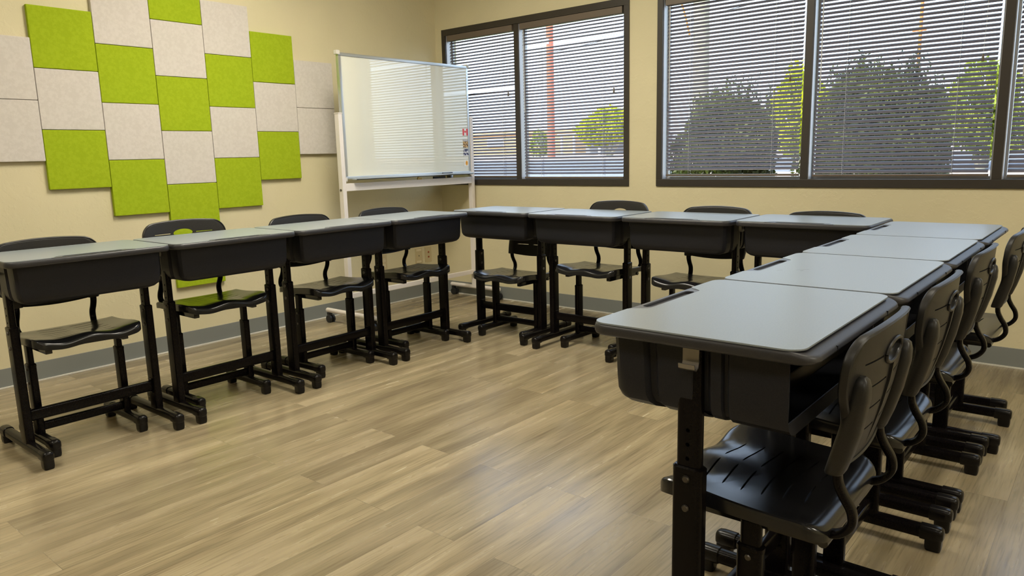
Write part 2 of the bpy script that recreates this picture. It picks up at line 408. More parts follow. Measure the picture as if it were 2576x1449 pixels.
def build_blind(pane, tilt, label, bottom_gap, odd=None, cord_side=1, cord_len=0.45, wand=True, pitch=0.0222):
    a, b, z0, z1 = pane
    a += 0.016 ; b -= 0.014
    root = empty('venetian_blind', ((a + b) / 2, 0.026, z0)); hw = (b - a) / 2; H = z1 - z0
    tag(root, label, 'window blind', 'horizontal slat blinds in the dark window frames')
    bm = bmesh.new(); box(bm, -hw, hw, -0.034, 0.016, H - 0.044, H - 0.002, 0.002); finish(bm, 'headrail', M_['valance'], root)
    # slats: curved strips, one mesh
    bm = bmesh.new(); z = H - 0.058; k = 0
    zb = 0.012 + bottom_gap
    while z > zb + 0.012:
        tl = tilt; dz0 = dz1 = 0.0
        if odd and k in odd: tl, dz0, dz1 = odd[k]
        P = []
        for i in range(5):
            u = -0.0125 + 0.025 * i / 4; h = 0.0022 * (1 - (u / 0.0125) ** 2)
            c, s = math.cos(tl), math.sin(tl)
            P.append((u * c - h * s, u * s + h * c))   # room edge (u<0) is the lower one
        for t in (0,):
            A = []; B = []
            seg = 6 if odd and k in odd else 1
            rows = []
            for q in range(seg + 1):
                xx = -hw + 0.004 + (2 * hw - 0.008) * q / seg
                zz = z + dz0 + (dz1 - dz0) * (q / seg) ** 2
                rows.append([bm.verts.new((xx, p[0], zz + p[1])) for p in P] + [bm.verts.new((xx, p[0], zz + p[1] - 0.0005)) for p in P[::-1]])
            for r0, r1 in zip(rows, rows[1:]):
                n = len(r0)
                for i in range(n): bm.faces.new((r0[i], r0[(i + 1) % n], r1[(i + 1) % n], r1[i]))
            bm.faces.new(rows[0][::-1]); bm.faces.new(rows[-1])
        z -= pitch; k += 1
    finish(bm, 'slats', M_['slat'], root, smooth=50)
    bm = bmesh.new(); box(bm, -hw + .003, hw - .003, -0.012, 0.012, zb - 0.012, zb, 0.003); finish(bm, 'bottom_rail', M_['valance'], root)
    for f in (-0.62, 0.62):
        bm = bmesh.new(); xx = f * hw
        cyl(bm, (xx, -0.0145, zb - .004), (xx, -0.0145, H - 0.05), 0.0007, 6); cyl(bm, (xx, 0.0145, zb - .004), (xx, 0.0145, H - 0.05), 0.0007, 6)
        zz = H - 0.06
        while zz > zb + 0.012:
            cyl(bm, (xx - .0015, -0.0145, zz - .005), (xx + .0015, 0.0145, zz - .012), 0.0009, 5); zz -= pitch
        finish(bm, 'ladder_cord', M_['cord'], root)
    xx = cord_side * hw * 0.86
    bm = bmesh.new(); sweep(bm, spline([(xx, -0.030, H - .04), (xx - .002, -0.031, H - .16), (xx + .001, -0.030, H - .3), (xx - .003, -0.031, H - cord_len)], 4), circ(0.0009, 6), up=Vector((1, 0, 0)))
    pc = finish(bm, 'pull_cord', M_['cord'], root)
    bm = bmesh.new(); prof = [(0.002, 0), (0.0045, -.006), (0.0055, -.02), (0.007, -.034), (0.0055, -.037)]
    rings(bm, [[(xx - .003 + x, -0.031 + y, H - cord_len + zz) for x, y in circ(r, 10)] for r, zz in prof])
    finish(bm, 'tassel', M_['valance'], pc, smooth=40)
    if wand:
        bm = bmesh.new(); cyl(bm, (-cord_side * hw * .93, -0.030, H - .05), (-cord_side * hw * .93 + .003, -0.033, H - .62), 0.003, 8)
        finish(bm, 'tilt_wand', M_['cord'], root, smooth=40)
    return root
T1, T2 = math.radians(35), math.radians(43)
build_blind(P1[0], math.radians(38), 'slat blind in the left pane of the left window, partly behind the whiteboard', 0.012, odd={17: (0.12, -0.018, 0.004)}, cord_len=0.46, wand=False)
build_blind(P1[1], T1, 'slat blind in the wide right pane of the left window, tilted nearly open', 0.004, odd={5: (0.17, 0, 0)}, cord_len=0.50, pitch=0.0217)
build_blind(P2[0], T2, 'slat blind in the leftmost pane of the large right window', 0.018, cord_len=0.52)
build_blind(P2[1], T2, 'slat blind in the middle pane of the large right window', 0.014, cord_len=0.50)
build_blind(P2[2], T2, 'slat blind in the third pane of the large window, at the right photo edge', 0.010, cord_len=0.40)

# ------------------------------------------------------------------ acoustic panels on the left wall
S = 0.3048
ORD = ['leftmost', 'second', 'third', 'fourth', 'fifth', 'sixth', 'rightmost']
KN = ['top', 'second', 'third', 'fourth', 'fifth', 'sixth']
cols = [(5.703, 'WW'), (6.225, 'GWG'), (6.703, 'WGWG'), (7.226, 'GWGWGG'), (6.702, 'WGWG'), (6.230, 'GWG'), (5.746, 'WW')]
def make_panel():
    bm = bmesh.new(); h = S / 2 - 0.0012
    box(bm, 0.0, 0.024, -h, h, -h, h, 0.004, 2)
    return bm
meshes = {}
for key, mm, nm in (('G', 'green', 'lime_acoustic_panel'), ('W', 'white', 'offwhite_acoustic_panel')):
    bm = make_panel(); me = bpy.data.meshes.new(nm); bmesh.ops.recalc_face_normals(bm, faces=bm.faces); bm.to_mesh(me); bm.free(); me.materials.append(M_[mm]); meshes[key] = (me, nm)
for ci, (top, pat) in enumerate(cols):
    yc = -3.382 * S - (6 - ci) * S - S / 2
    for k, ch in enumerate(pat):
        me, nm = meshes[ch]
        o = bpy.data.objects.new('acoustic_panel', me); C.objects.link(o)
        o.location = (0.0, yc, (top - k) * S - S / 2)
        cn = {0: 'leftmost column', 1: 'second column from the left', 2: 'third column from the left', 3: 'tall centre column', 4: 'third column from the right', 5: 'second column from the right', 6: 'column beside the whiteboard'}[ci]
        pos = 'bottom' if k == len(pat) - 1 else KN[k]
        if pos not in ('top', 'bottom'): pos += ' from the top'
        tag(o, '%s felt wall panel, %s in the %s' % ('lime green' if ch == 'G' else 'off-white', pos, cn), 'wall panel', 'lime and off-white square panels on the left wall')

# ------------------------------------------------------------------ wall plates
def plate(y0, y1, z0, z1, label, kind):
    yc, zc = (y0 + y1) / 2, (z0 + z1) / 2; hy, hz = (y1 - y0) / 2, (z1 - z0) / 2
    root = empty({'outlet': 'wall_outlet', 'blank': 'cable_plate', 'jack': 'phone_jack_plate'}[kind], (0, yc, zc)); tag(root, label, 'wall plate')
    bm = bmesh.new(); box(bm, 0, 0.006, -hy, hy, -hz, hz, 0.002); finish(bm, 'cover_plate', M_['ivory'], root)
    if kind == 'outlet':
        for s in (-1, 1):
            bm = bmesh.new(); rings(bm, [[(x, p, q + s * .020) for p, q in rrect(.016 - d, .014 - d, .011)] for x, d in ((.004, 0), (.0075, 0), (.008, .001))])
            so_ = finish(bm, 'socket', M_['ivory2'], root)
            bm = bmesh.new()
            for dy in (-.006, .006): box(bm, .008, .0086, dy - .001, dy + .001, s * .020 + .001, s * .020 + .009)
            cyl(bm, (.008, 0, s * .020 - .007), (.0086, 0, s * .020 - .007), .0025, 8)
            finish(bm, 'slot_hole', M_['black'], so_)
    elif kind == 'blank':
        bm = bmesh.new(); cyl(bm, (.006, 0, 0), (.009, 0, 0), .004, 10); finish(bm, 'screw', M_['black'], root)
        for s in (-1, 1):
            bm = bmesh.new(); box(bm, .006, .008, -.026, .026, s * .046 - .008, s * .046 + .008, 0.002); finish(bm, 'pale_strip', M_['ivory2'], root)
    else:
        for s in (-1, 1):
            bm = bmesh.new(); cyl(bm, (.006, 0, s * .019), (.010, 0, s * .019), .007, 12); finish(bm, 'jack', M_['jack'], root)
plate(-0.688, -0.620, 0.258, 0.384, 'ivory duplex power outlet plate, left one of three low on the left wall', 'outlet')
plate(-0.325, -0.255, 0.272, 0.394, 'ivory cover plate with one centre screw, between the two other wall plates', 'blank')
plate(-0.220, -0.150, 0.272, 0.394, 'ivory wall plate with two red-brown jacks, nearest the room corner', 'jack')

# ------------------------------------------------------------------ desks
DW, DD, DH = 0.588, 0.432, 0.770
def build_desk():
    root = empty('school_desk')
    hx, hy = DW / 2 - .0015, DD / 2
    # moulded edge rim
    bm = bmesh.new(); rs = []
    prof = [(0.030, .745), (0.006, .745), (0.002, .747), (0.0, .751), (0.0, .760), (0.0012, .7645), (0.0035, .7668), (0.006, .7675)]
    for d, z in prof:
        R_ = []
        for x, y in rrect(hx - d, hy - d, max(.038 - d, .012), 8):
            zz = z
            if y > .165 and z > .755: zz = z - 0.010 * ((y - .165) / .051) ** 1.6
            R_.append((x, y, zz))
        rs.append(R_)
    # inner ring before the waterfall starts keeps the top flat
    R_ = []
    for x, y in rrect(hx - .03, hy - .03, .02, 8): R_.append((x, min(y, .165), .7675))
    rs.append(R_)
    rings(bm, rs)
    rim = finish(bm, 'edge_rim', M_['rim'], root)
    # trough cut for pencils
    g = bmesh.new(); pts = rrect(.108, .012, .011, 5, 0, -.192)
    rings(g, [[(x, y, .757) for x, y in pts], [(x, y, .79) for x, y in pts]])
    cut(rim, [g]); sharp(rim, 40)
    # seams on the student side
    for sx in (-.17, .17):
        bm = bmesh.new(); box(bm, sx - .0012, sx + .0012, .200, hy + .0004, .748, .7575); finish(bm, 'seam', M_['tray'], rim)
    # laminate top with a notch in front
    bm = bmesh.new(); out = []
    lx, y0, y1, r = hx - .0035, -hy + .0040, .194, .032
    def arc(cx, cy, a0, a1, rr, n=7): return [(cx + rr * math.cos(a0 + (a1 - a0) * k / n), cy + rr * math.sin(a0 + (a1 - a0) * k / n)) for k in range(n + 1)]
    out += arc(lx - r, y1 - r, 0, PI / 2, r); out += arc(-lx + r, y1 - r, PI / 2, PI, r); out += arc(-lx + r, y0 + r, PI, 1.5 * PI, r)
    nd = .036
    out += [(-.150, y0), (-.142, y0 + .003), (-.128, y0 + nd - .010), (-.122, y0 + nd - .003), (-.114, y0 + nd), (.114, y0 + nd), (.122, y0 + nd - .003), (.128, y0 + nd - .010), (.142, y0 + .003), (.150, y0)]
    out += arc(lx - r, y0 + r, 1.5 * PI, 2 * PI, r)
    rings(bm, [[(x, y, .7670) for x, y in out], [(x, y, .7692) for x, y in out], [(x * .9985, y * .9985, .7700) for x, y in out]])
    finish(bm, 'laminate_top', M_['lam'], root)
    # grooved plate of the pencil trough (ring around the trough)
    bm = bmesh.new()
    o1 = [(-.138, -.208), (-.124, -.180), (-.112, -.1765), (.112, -.1765), (.124, -.180), (.138, -.208)]
    yy0 = y0 + .0006
    pl = [(-.1495, yy0), (-.1415, yy0 + .003), (-.1275, yy0 + nd - .0105), (-.1215, yy0 + nd - .004), (-.1135, yy0 + nd - .0015), (.1135, yy0 + nd - .0015), (.1215, yy0 + nd - .004), (.1275, yy0 + nd - .0105), (.1415, yy0 + .003), (.1495, yy0)]
    rings(bm, [[(x, y, .7660) for x, y in pl], [(x, y, .7688) for x, y in pl]])
    pgv = finish(bm, 'pencil_groove', M_['groove'], root)
    g = bmesh.new(); pts = rrect(.106, .0115, .011, 5, 0, -.192)
    rings(g, [[(x, y, .75) for x, y in pts], [(x, y, .79) for x, y in pts]])
    cut(pgv, [g])
    bm = bmesh.new(); rings(bm, [[(x, y, .756) for x, y in pts], [(x, y, .7625) for x, y in pts]]); finish(bm, 'groove_floor', M_['groove'], pgv)
    # book tray with ribbed side walls
    half = [(.0, -.180), (.235, -.180), (.250, -.175), (.259, -.163), (.261, -.150), (.261, -.108), (.250, -.100), (.249, -.088), (.258, -.080), (.262, -.078), (.262, -.010), (.252, -.002), (.246, .006), (.246, .016), (.258, .026), (.259, .046), (.252, .050), (.252, .056), (.261, .062), (.264, .160), (.264, .168)]
    ol = half + [(-x, y) for x, y in half[::-1]][:-1]
    bm = bmesh.new(); rs = []
    for z, ix, iy in ((.742, -.002, -.002), (.700, 0, 0), (.660, .001, .001), (.632, .004, .002), (.617, .010, .007), (.607, .022, .015), (.602, .038, .026)):
        rs.append([((abs(x) - ix) * (1 if x >= 0 else -1) if abs(x) > .05 else x, (y + iy if y < 0 else y), z) for x, y in ol])
    n = len(ol); V = [[bm.verts.new(p) for p in r_] for r_ in rs]
    ia, ib = len(half) - 1, len(half)   # open student side between the last points of both halves
    for k, (a, b) in enumerate(zip(V, V[1:])):
        for i in range(n):
            j = (i + 1) % n
            if i == ia and k < 3: continue
            bm.faces.new((a[i], a[j], b[j], b[i]))
    bm.faces.new(V[-1])
    tr = finish(bm, 'book_tray', M_['tray'], root)
    md = tr.modifiers.new('s', 'SOLIDIFY'); md.thickness = 0.004; md.offset = 1 if False else -1
    bpy.context.view_layer.update(); dg = bpy.context.evaluated_depsgraph_get()
    nm = bpy.data.meshes.new_from_object(tr.evaluated_get(dg)); tr.modifiers.clear(); tr.data = nm; sharp(tr, 28)
    # steel rail across the open side
    bm = bmesh.new(); box(bm, -.245, .245, .120, .132, .655, .690, 0.003); finish(bm, 'rear_rail', M_['steel'], root)
    # legs
    for s in (-1, 1):
        cx, cy = s * .2475, -.016
        bm = bmesh.new(); post(bm, .0155, .030, .008, .055, .512, cx, cy, n=5)
        post(bm, .0170, .0315, .013, .500, .515, cx, cy, n=5)
        leg = finish(bm, 'leg', M_['steel'], root, smooth=40)
        bm = bmesh.new(); post(bm, .0115, .0245, .009, .47, .738, cx, cy, n=5)
        it = finish(bm, 'inner_tube', M_['steel'], leg)
        cs = []
        for z in (.600 - .02, .552, .524):
            g = bmesh.new(); cyl(g, (cx - .03, cy, z), (cx + .03, cy, z), .0042, 12); cs.append(g)
        cut(it, cs); sharp(it, 40)
        for z in (.492, .433):
            bm = bmesh.new(); xo = cx + s * .0155
            rings(bm, [[(xo + s * d, cy + a, z + b) for a, b in circ(r_, 12)] for d, r_ in ((0, .0075), (.002, .0075), (.0045, .0055), (.0050, .002))])
            finish(bm, 'bolt', M_['bolt'], leg, smooth=40)
            bm = bmesh.new(); xo = cx - s * .0155
            rings(bm, [[(xo - s * d, cy + a, z + b) for a, b in circ(r_, 12)] for d, r_ in ((0, .0075), (.002, .0075), (.0045, .0055))])
            finish(bm, 'bolt', M_['bolt'], leg, smooth=40)
        # foot runner + caps
        runner(root, cx, -.222, .268, cy)
        # bag hook on the tray side
        bm = bmesh.new(); xo = s * .2635
        sweep(bm, [(xo, -.010, .742), (xo, -.010, .715), (xo + s * .003, -.010, .706), (xo + s * .010, -.010, .702), (xo + s * .017, -.010, .706), (xo + s * .018, -.010, .714)],
              [(-.016, -.0012), (.016, -.0012), (.016, .0012), (-.016, .0012)], up=Vector((0, 1, 0)))
        finish(bm, 'bag_hook', M_['hook'], root)
    bm = bmesh.new(); cb = [(y, z) for y, z in rrect(.011, .023, .008, 4)]
    rings(bm, [[(x, -.016 + y, .162 + z) for y, z in cb] for x in (-.236, .236)]); finish(bm, 'crossbar', M_['steel'], root, smooth=40)
    for s in (-1, 1):
        bm = bmesh.new()
        for z in (.135, .192): cyl(bm, (s * .231, -.016 + .014, z), (s * .231, -.016 - .014, z), .004, 10)
        finish(bm, 'bracket_bolt', M_['steel'], root, smooth=40)
    for ch in root.children:
        if ch.name.split('.')[0] in ('edge_rim', 'laminate_top', 'pencil_groove', 'book_tray', 'bag_hook', 'rear_rail'): ch.location.z += .007
        if ch.name.split('.')[0] == 'leg':
            for c2 in ch.children:
                if c2.name.split('.')[0] == 'inner_tube': c2.location.z += .007
    return root

def runner(root, cx, y0, y1, cy, hw=.0175, zc=.048, hz=.0185):
    bm = bmesh.new(); sec = rrect(hw, hz, .013, 5)
    rings(bm, [[(cx + a, y, zc + b) for a, b in sec] for y in (y0 + .02, y1 - .02)])
    foot = finish(bm, 'foot', M_['steel'], root, smooth=40)
    for ye, d in ((y0, 1), (y1, -1)):
        bm = bmesh.new(); rs = []
        for t, k in ((.058, 1.0), (.056, 1.10), (.020, 1.12), (.008, 1.05), (.002, .86), (0.0, .6)):
            rs.append([(cx + a * k, ye + d * t, zc + b * k) for a, b in rrect(hw + .001, hz + .001, .014, 5)])
        rings(bm, rs)
        rs = []
        for z, k in ((.045, .98), (.012, .98), (.003, .92), (.0, .86)):
            rs.append([(x, y, z) for x, y in rrect(.0185 * k, .021 * k, .008, 4, cx, ye + d * .024)])
        rings(bm, rs)
        finish(bm, 'end_cap', M_['cap'], foot, smooth=40)
    return foot

# ------------------------------------------------------------------ chairs
def seat_z(x, y):
    """x across, y 0 (front) .. 1 (rear)"""
    a = abs(x) / .195
    side = .015 * a ** 2.6
    bump = .010 * math.exp(-(x / .055) ** 2) * max(0, 1 - y / .45)
    dip = -.007 * math.exp(-((abs(x) - .105) / .045) ** 2) * max(0, 1 - y / .6)
    roll = -.012 * max(0, 1 - y / .10) ** 2
    rear = -.006 * math.sin(PI * min(1, max(0, (y - .2) / .8))) - .020 * max(0, (y - .86) / .14) ** 2
    return side * (1 - .8 * max(0, (y - .3) / .7)) + bump + dip + roll + rear

def build_chair():
    root = empty('school_chair')
    SZ = .452
    y0, y1 = -.215, .120; yc, hy, hx = (y0 + y1) / 2, (y1 - y0) / 2, .198
    bm = bmesh.new(); rs = []
    outl = rrect(hx, hy, .040, 8, 0, yc)
    # resample the outline finely
    O = []
    for i in range(len(outl)):
        a, b = Vector(outl[i]), Vector(outl[(i + 1) % len(outl)]); L_ = (b - a).length; n = max(1, int(L_ / .012))
        for k in range(n): O.append(a.lerp(b, k / n))
    ctr = Vector((0, yc)); rows = []
    def top(p, d=0): return SZ + seat_z(p.x, (p.y - y0) / (y1 - y0)) - d
    def flat(p, z): return z
    ext = [(0.985, 'b', 0.030), (1.0, 's', .027), (1.0, 's', .007), (.992, 's', .0025), (.975, 't', 0), (.93, 't', 0), (.84, 't', 0), (.70, 't', 0), (.54, 't', 0), (.36, 't', 0), (.18, 't', 0)]
    for k, kind, d in ext:
        R_ = []
        for p in O:
            q = ctr + (p - ctr) * k
            if kind == 't': z = top(q)
            elif kind == 's': z = top(q, d) if d < .01 else top(q) * .45 + (SZ - .0255) * .55 if False else (top(q) - d * 1.0)
            else: z = top(q) - d
            # the skirt bottom is nearly level
            if d > .02: z = .6 * (top(q) - .024) + .4 * (SZ - .028)
            R_.append((q.x, q.y, z))
        rs.append(R_)
    V = rings(bm, rs, cap0=True, cap1=False)
    c = bm.verts.new((0, yc, top(ctr)))
    last = V[-1]
    for i in range(len(last)): bm.faces.new((last[i], last[(i + 1) % len(last)], c))
    seat = finish(bm, 'seat', M_['seat'], root)
    cs = []
    g = bmesh.new()
    for r_ in range(6):
        yy = y0 + .062 + r_ * .0405
        for s in (-1, 1):
            pts = []
            L0, L1 = .012, .122 - .006 * abs(r_ - 2)
            for k in range(9):
                x = s * (L0 + (L1 - L0) * k / 8); pts.append((x, yy + .010 * (abs(x) / .12) ** 2, 0))
            up_, dn = [], []
            for k, (x, y, _) in enumerate(pts):
                wv = .0021 if 0 < k < 8 else .0008
                up_.append((x, y + wv)); dn.append((x, y - wv))
            pg = up_ + dn[::-1]
            rings(g, [[(x, y, SZ - .009) for x, y in pg], [(x, y, SZ + .06) for x, y in pg]])
    cut(seat, [g]); sharp(seat, 32)
    # steel frame below the seat
    bm = bmesh.new()
    for s in (-1, 1): box(bm, s * .140 - .012, s * .140 + .012, y0 + .05, y1 - .02, SZ - .055, SZ - .033, .004)
    cyl(bm, (-.155, y1 - .012, SZ - .046), (.155, y1 - .012, SZ - .046), .010, 12)
    box(bm, -.13, .13, -.035, -.005, SZ - .052, SZ - .036, .003)
    finish(bm, 'seat_frame', M_['barsteel'], root, smooth=40)
    # backrest
    def by(v, x):  # v height 0..1
        return .124 + .046 * v + .010 * math.sin(PI * v) - (.028 - .006 * (1 - v)) * (abs(x) / .20) ** 2.2
    ZB, ZT = .556, .792
    def wd(z):
        v = (z - ZB) / (ZT - ZB)
        k_ = min(1, max(0, (z - .615) / .105)); base = .152 + .046 * k_ * k_ * (3 - 2 * k_)
        r = .052; d = ZT - z
        if d < r: base -= r - math.sqrt(max(0, r * r - (r - d) ** 2)) * 1.0
        r = .035; d = z - ZB
        if d < r: base -= (r - math.sqrt(max(0, r * r - (r - d) ** 2)))
        return base
    bm = bmesh.new(); NU, NV = 28, 44
    front, back = [], []
    for j in range(NV + 1):
        t = j / NV; t = .5 - .5 * math.cos(PI * t) * (0.35 + 0.65) if True else t
        z = ZB + (ZT - ZB) * t
        F, B = [], []
        w_ = wd(z)
        crown = .008 * (1 - 1)
        for i in range(NU + 1):
            u = -1 + 2 * i / NU; x = u * w_
            # the top edge is slightly arched, the bottom edge hangs
            zz = z + (.015 * (1 - (x / .2) ** 2) * t ** 2) - (.016 * (1 - (x / .17) ** 2) * (1 - t) ** 2 if t < 1 else 0)
            yv = by(t, x); th = .0055
            edge = min(1 - abs(u), t * 3, (1 - t) * 3)
            e = .0035 * max(0, 1 - edge / .06) ** 2
            F.append(Vector((x, yv - th + e, zz))); B.append(Vector((x, yv + th - e, zz)))
        front.append(F); back.append(B)
    VF = [[bm.verts.new(p) for p in r_] for r_ in front]; VB = [[bm.verts.new(p) for p in r_] for r_ in back]
    for j in range(NV):
        for i in range(NU):
            bm.faces.new((VF[j][i], VF[j][i + 1], VF[j + 1][i + 1], VF[j + 1][i])); bm.faces.new((VB[j][i], VB[j + 1][i], VB[j + 1][i + 1], VB[j][i + 1]))
        for i in (0, NU): bm.faces.new((VF[j][i], VF[j + 1][i], VB[j + 1][i], VB[j][i]))
    for i in range(NU):
        for j in (0, NV): bm.faces.new((VF[j][i], VF[j][i + 1], VB[j][i + 1], VB[j][i]))
    bk = finish(bm, 'backrest', M_['shell'], root)
    g = bmesh.new(); zo = .748
    ov = [(x, z) for x, z in circ(.050, 24, .0185)]
    rings(g, [[(x, .02, zo + z) for x, z in ov], [(x, .24, zo + z) for x, z in ov]])
    for r_, (zz, xa, xb) in enumerate(((.748, .060, .142), (.698, .018, .118), (.652, .018, .112), (.606, .018, .106))):
        for s in (-1, 1):
            pg = [(s * xa, zz - .002), (s * xb, zz - .0015), (s * xb, zz + .0015), (s * xa, zz + .002)]
            rings(g, [[(x, .02, z) for x, z in pg], [(x, .24, z) for x, z in pg]])
    cut(bk, [g])
    # rib, handle lip and tube pockets behind the shell
    bm = bmesh.new(); bm.from_mesh(bk.data)
    g = bmesh.new(); R0 = []
    for k in range(25):
        a = 2 * PI * k / 24; x, z = .053 * math.cos(a), zo + .0215 * math.sin(a)
        R0.append((x, by((z - ZB) / (ZT - ZB), x) + .007, z))
    sweep(g, R0, circ(.0035, 8), up=Vector((0, 1, 0)), cap=False); merge(bm, g)
    g = bmesh.new(); path = [(0, by((z - ZB) / (ZT - ZB), 0) + .006, z) for z in (.725, .69, .64, .60, .555)]
    sweep(g, path, [(-.004, -.004), (.004, -.004), (.004, .006), (-.004, .006)]); merge(bm, g)
    loop = [front[0][i].lerp(back[0][i], .5) for i in range(NU + 1)] + [front[j][NU].lerp(back[j][NU], .5) for j in range(1, NV)] + [front[NV][i].lerp(back[NV][i], .5) for i in range(NU, -1, -1)] + [front[j][0].lerp(back[j][0], .5) for j in range(NV - 1, 0, -1)]
    pts = []
    for p in loop:
        if not pts or (p - pts[-1]).length > .006: pts.append(p)
    g = bmesh.new(); n = len(pts); rr = []
    for i, p in enumerate(pts):
        t = (pts[(i + 1) % n] - pts[i - 1]).normalized(); a = (Vector((0, 1, 0)) - t * t.y).normalized(); b = t.cross(a)
        rr.append([p + a * (.0085 * u_ + .002) + b * .0042 * v_ for u_, v_ in circ(1, 8)])
    rr.append(rr[0])
    rings(g, rr, False, False); merge(bm, g)
    for s in (-1, 1):
        g = bmesh.new(); rs = []
        for z, k in ((.544, .86), (.548, .97), (.58, 1.06), (.63, 1.06), (.69, 1.0), (.712, .86), (.726, .62), (.732, .28)):
            v = (z - ZB) / (ZT - ZB); x0 = s * (.143 + .018 * max(0, v)); yb = by(v, abs(x0)) + .010
            rs.append([(x0 + a * k, yb + b * k, z) for a, b in rrect(.024, .017, .014, 4)])
        rings(g, rs); merge(bm, g)
    bmesh.ops.recalc_face_normals(bm, faces=bm.faces)
    bm.to_mesh(bk.data); bm.free(); sharp(bk, 35)
    # S-shaped back tubes
    for s in (-1, 1):
        x = s * .145
        path = spline([(s * .136, .030, SZ - .034), (s * .137, .090, SZ - .034), (s * .140, .130, SZ - .026), (x, .153, SZ - .002), (x, .152, SZ + .026), (x, .136, SZ + .054), (x, .126, SZ + .080), (x, .126, SZ + .12)], 7)
        bm = bmesh.new(); sweep(bm, path, rrect(.0125, .0075, .0070, 4), up=Vector((1, 0, 0)))
        finish(bm, 'back_tube', M_['steel'], root, smooth=50)
    # legs
    for s in (-1, 1):
        cx, cy = s * .165, -.020
        bm = bmesh.new(); post(bm, .0140, .0250, .008, .055, .345, cx, cy, n=5); post(bm, .0155, .0265, .012, .333, .348, cx, cy, n=5)
        leg = finish(bm, 'leg', M_['steel'], root, smooth=40)
        bm = bmesh.new(); post(bm, .0105, .0205, .008, .22, SZ - .034, cx * .93, cy, n=5)
        for v in bm.verts: v.co.x += cx * .07
        it = finish(bm, 'inner_tube', M_['steel'], leg, smooth=40)
        for z in (.325, .27):
            bm = bmesh.new(); xo = cx + s * .014
            rings(bm, [[(xo + s * d, cy + a, z + b) for a, b in circ(r_, 12)] for d, r_ in ((0, .0065), (.002, .0065), (.004, .0045))])
            finish(bm, 'bolt', M_['bolt'], leg, smooth=40)
        runner(root, cx, -.185, .172, cy)
    bm = bmesh.new(); rings(bm, [[(x, -.020 + a, .088 + b) for a, b in rrect(.010, .018, .009, 4)] for x in (-.152, .152)])
    finish(bm, 'crossbar', M_['steel'], root, smooth=40)
    return root

desk0 = build_desk(); chair0 = build_chair()
used = {'d': False, 'c': False}
def place_desk(x, y, rz, label, group, dz=0):
    o = desk0 if not used['d'] else copy_tree(desk0); used['d'] = True
    o.location = (x, y, 0); o.rotation_euler = (0, 0, rz); tag(o, label, 'desk', group)
    return o
def place_chair(x, y, rz, label, group, dh=0.0):
    o = chair0 if not used['c'] else copy_tree(chair0); used['c'] = True
    o.location = (x, y, 0); o.rotation_euler = (0, 0, rz); tag(o, label, 'chair', group)
    pend.append((o, dh)); return o
pend = []
q = math.radians
GL, GB, GR = 'desks in the row along the left wall', 'desks in the row under the windows', 'desks in the row on the right'
HL, HB, HR = 'chairs behind the desks along the left wall', 'chairs behind the desks under the windows', 'chairs behind the desks on the right'
XL, YB_, XR = 1.122, -.830, 3.729
place_desk(XL - .004, -3.175, PI / 2, 'grey-topped charcoal desk at the near end of the left wall row', GL)
place_desk(XL + .002, -2.583, PI / 2, 'grey-topped charcoal desk second from the left edge, against the left wall row', GL)
place_desk(XL + .002, -1.990, PI / 2, 'grey-topped charcoal desk third from the left edge, in front of the whiteboard end', GL)
place_desk(XL - .002, -1.400, PI / 2, 'grey-topped charcoal desk at the corner end of the left wall row, before the whiteboard', GL)
place_desk(1.400, YB_ + .012, 0, 'grey-topped desk at the left end of the window row, next to the whiteboard', GB)
place_desk(2.003, YB_ - .010, 0, 'grey-topped desk second from the left in the window row, pen-groove side to the room', GB)
place_desk(2.606, YB_ + .000, 0, 'grey-topped desk third from the left in the window row, half hidden by the right row', GB)
place_desk(3.202, YB_ + .030, 0, 'grey-topped desk at the right end of the window row, touching the right row', GB)
place_desk(XR, -2.830, -PI / 2, 'large foreground grey-topped desk at the near end of the right row', GR)
place_desk(XR + .006, -2.240, -PI / 2, 'scuffed grey-topped desk right behind the foreground desk in the right row', GR)
place_desk(XR + .006, -1.650, -PI / 2, 'grey-topped desk third from the camera in the right row', GR)
place_desk(XR + .008, -1.058, -PI / 2, 'grey-topped desk at the far end of the right row, nearest the windows', GR)

place_chair(1.045, -3.195, PI / 2, 'black plastic chair behind the nearest desk of the left wall row', HL, .004)
place_chair(1.030, -2.600, PI / 2, 'black plastic chair with oval hole against a green panel, behind the second left row desk', HL, .030)
place_chair(1.030, -1.960, PI / 2 + q(1.5), 'black plastic chair behind the third desk of the left wall row', HL, .004)
place_chair(1.020, -1.365, PI / 2, 'black plastic chair behind the left row desk nearest the whiteboard', HL, .000)
place_chair(1.445, -.812, 0, 'low black chair under the leftmost window row desk, back hidden below the desktop', HB, -.060)
place_chair(2.046, -.768, q(-2), 'black chair with its oval handle hole showing above the second window row desk', HB, .018)
place_chair(2.648, -.765, 0, 'black chair behind the third desk of the window row, back top half showing', HB, .000)
place_chair(3.200, -.760, 0, 'black chair with only a sliver of back showing, behind the right end window row desk', HB, -.012)
place_chair(3.824, -2.830, -PI / 2, 'big foreground black chair with slotted seat, pushed under the nearest right desk', HR, -.019)
place_chair(3.832, -2.290, -PI / 2, 'black chair second from the camera in the right row', HR, -.018)
place_chair(3.834, -1.672, -PI / 2, 'black chair third from the camera in the right row', HR, -.014)
place_chair(3.862, -1.100, -PI / 2, 'black chair farthest along the right row, cut by the right photo edge', HR, -.014)
for o, dh in pend:
    for ch in o.children:
        nm = ch.name.split('.')[0]
        if nm in ('seat', 'backrest', 'back_tube', 'seat_frame'): ch.location.z += dh
        if nm == 'leg':
            for s_ in ch.children:
                if s_.name.split('.')[0] == 'inner_tube': s_.location.z += dh

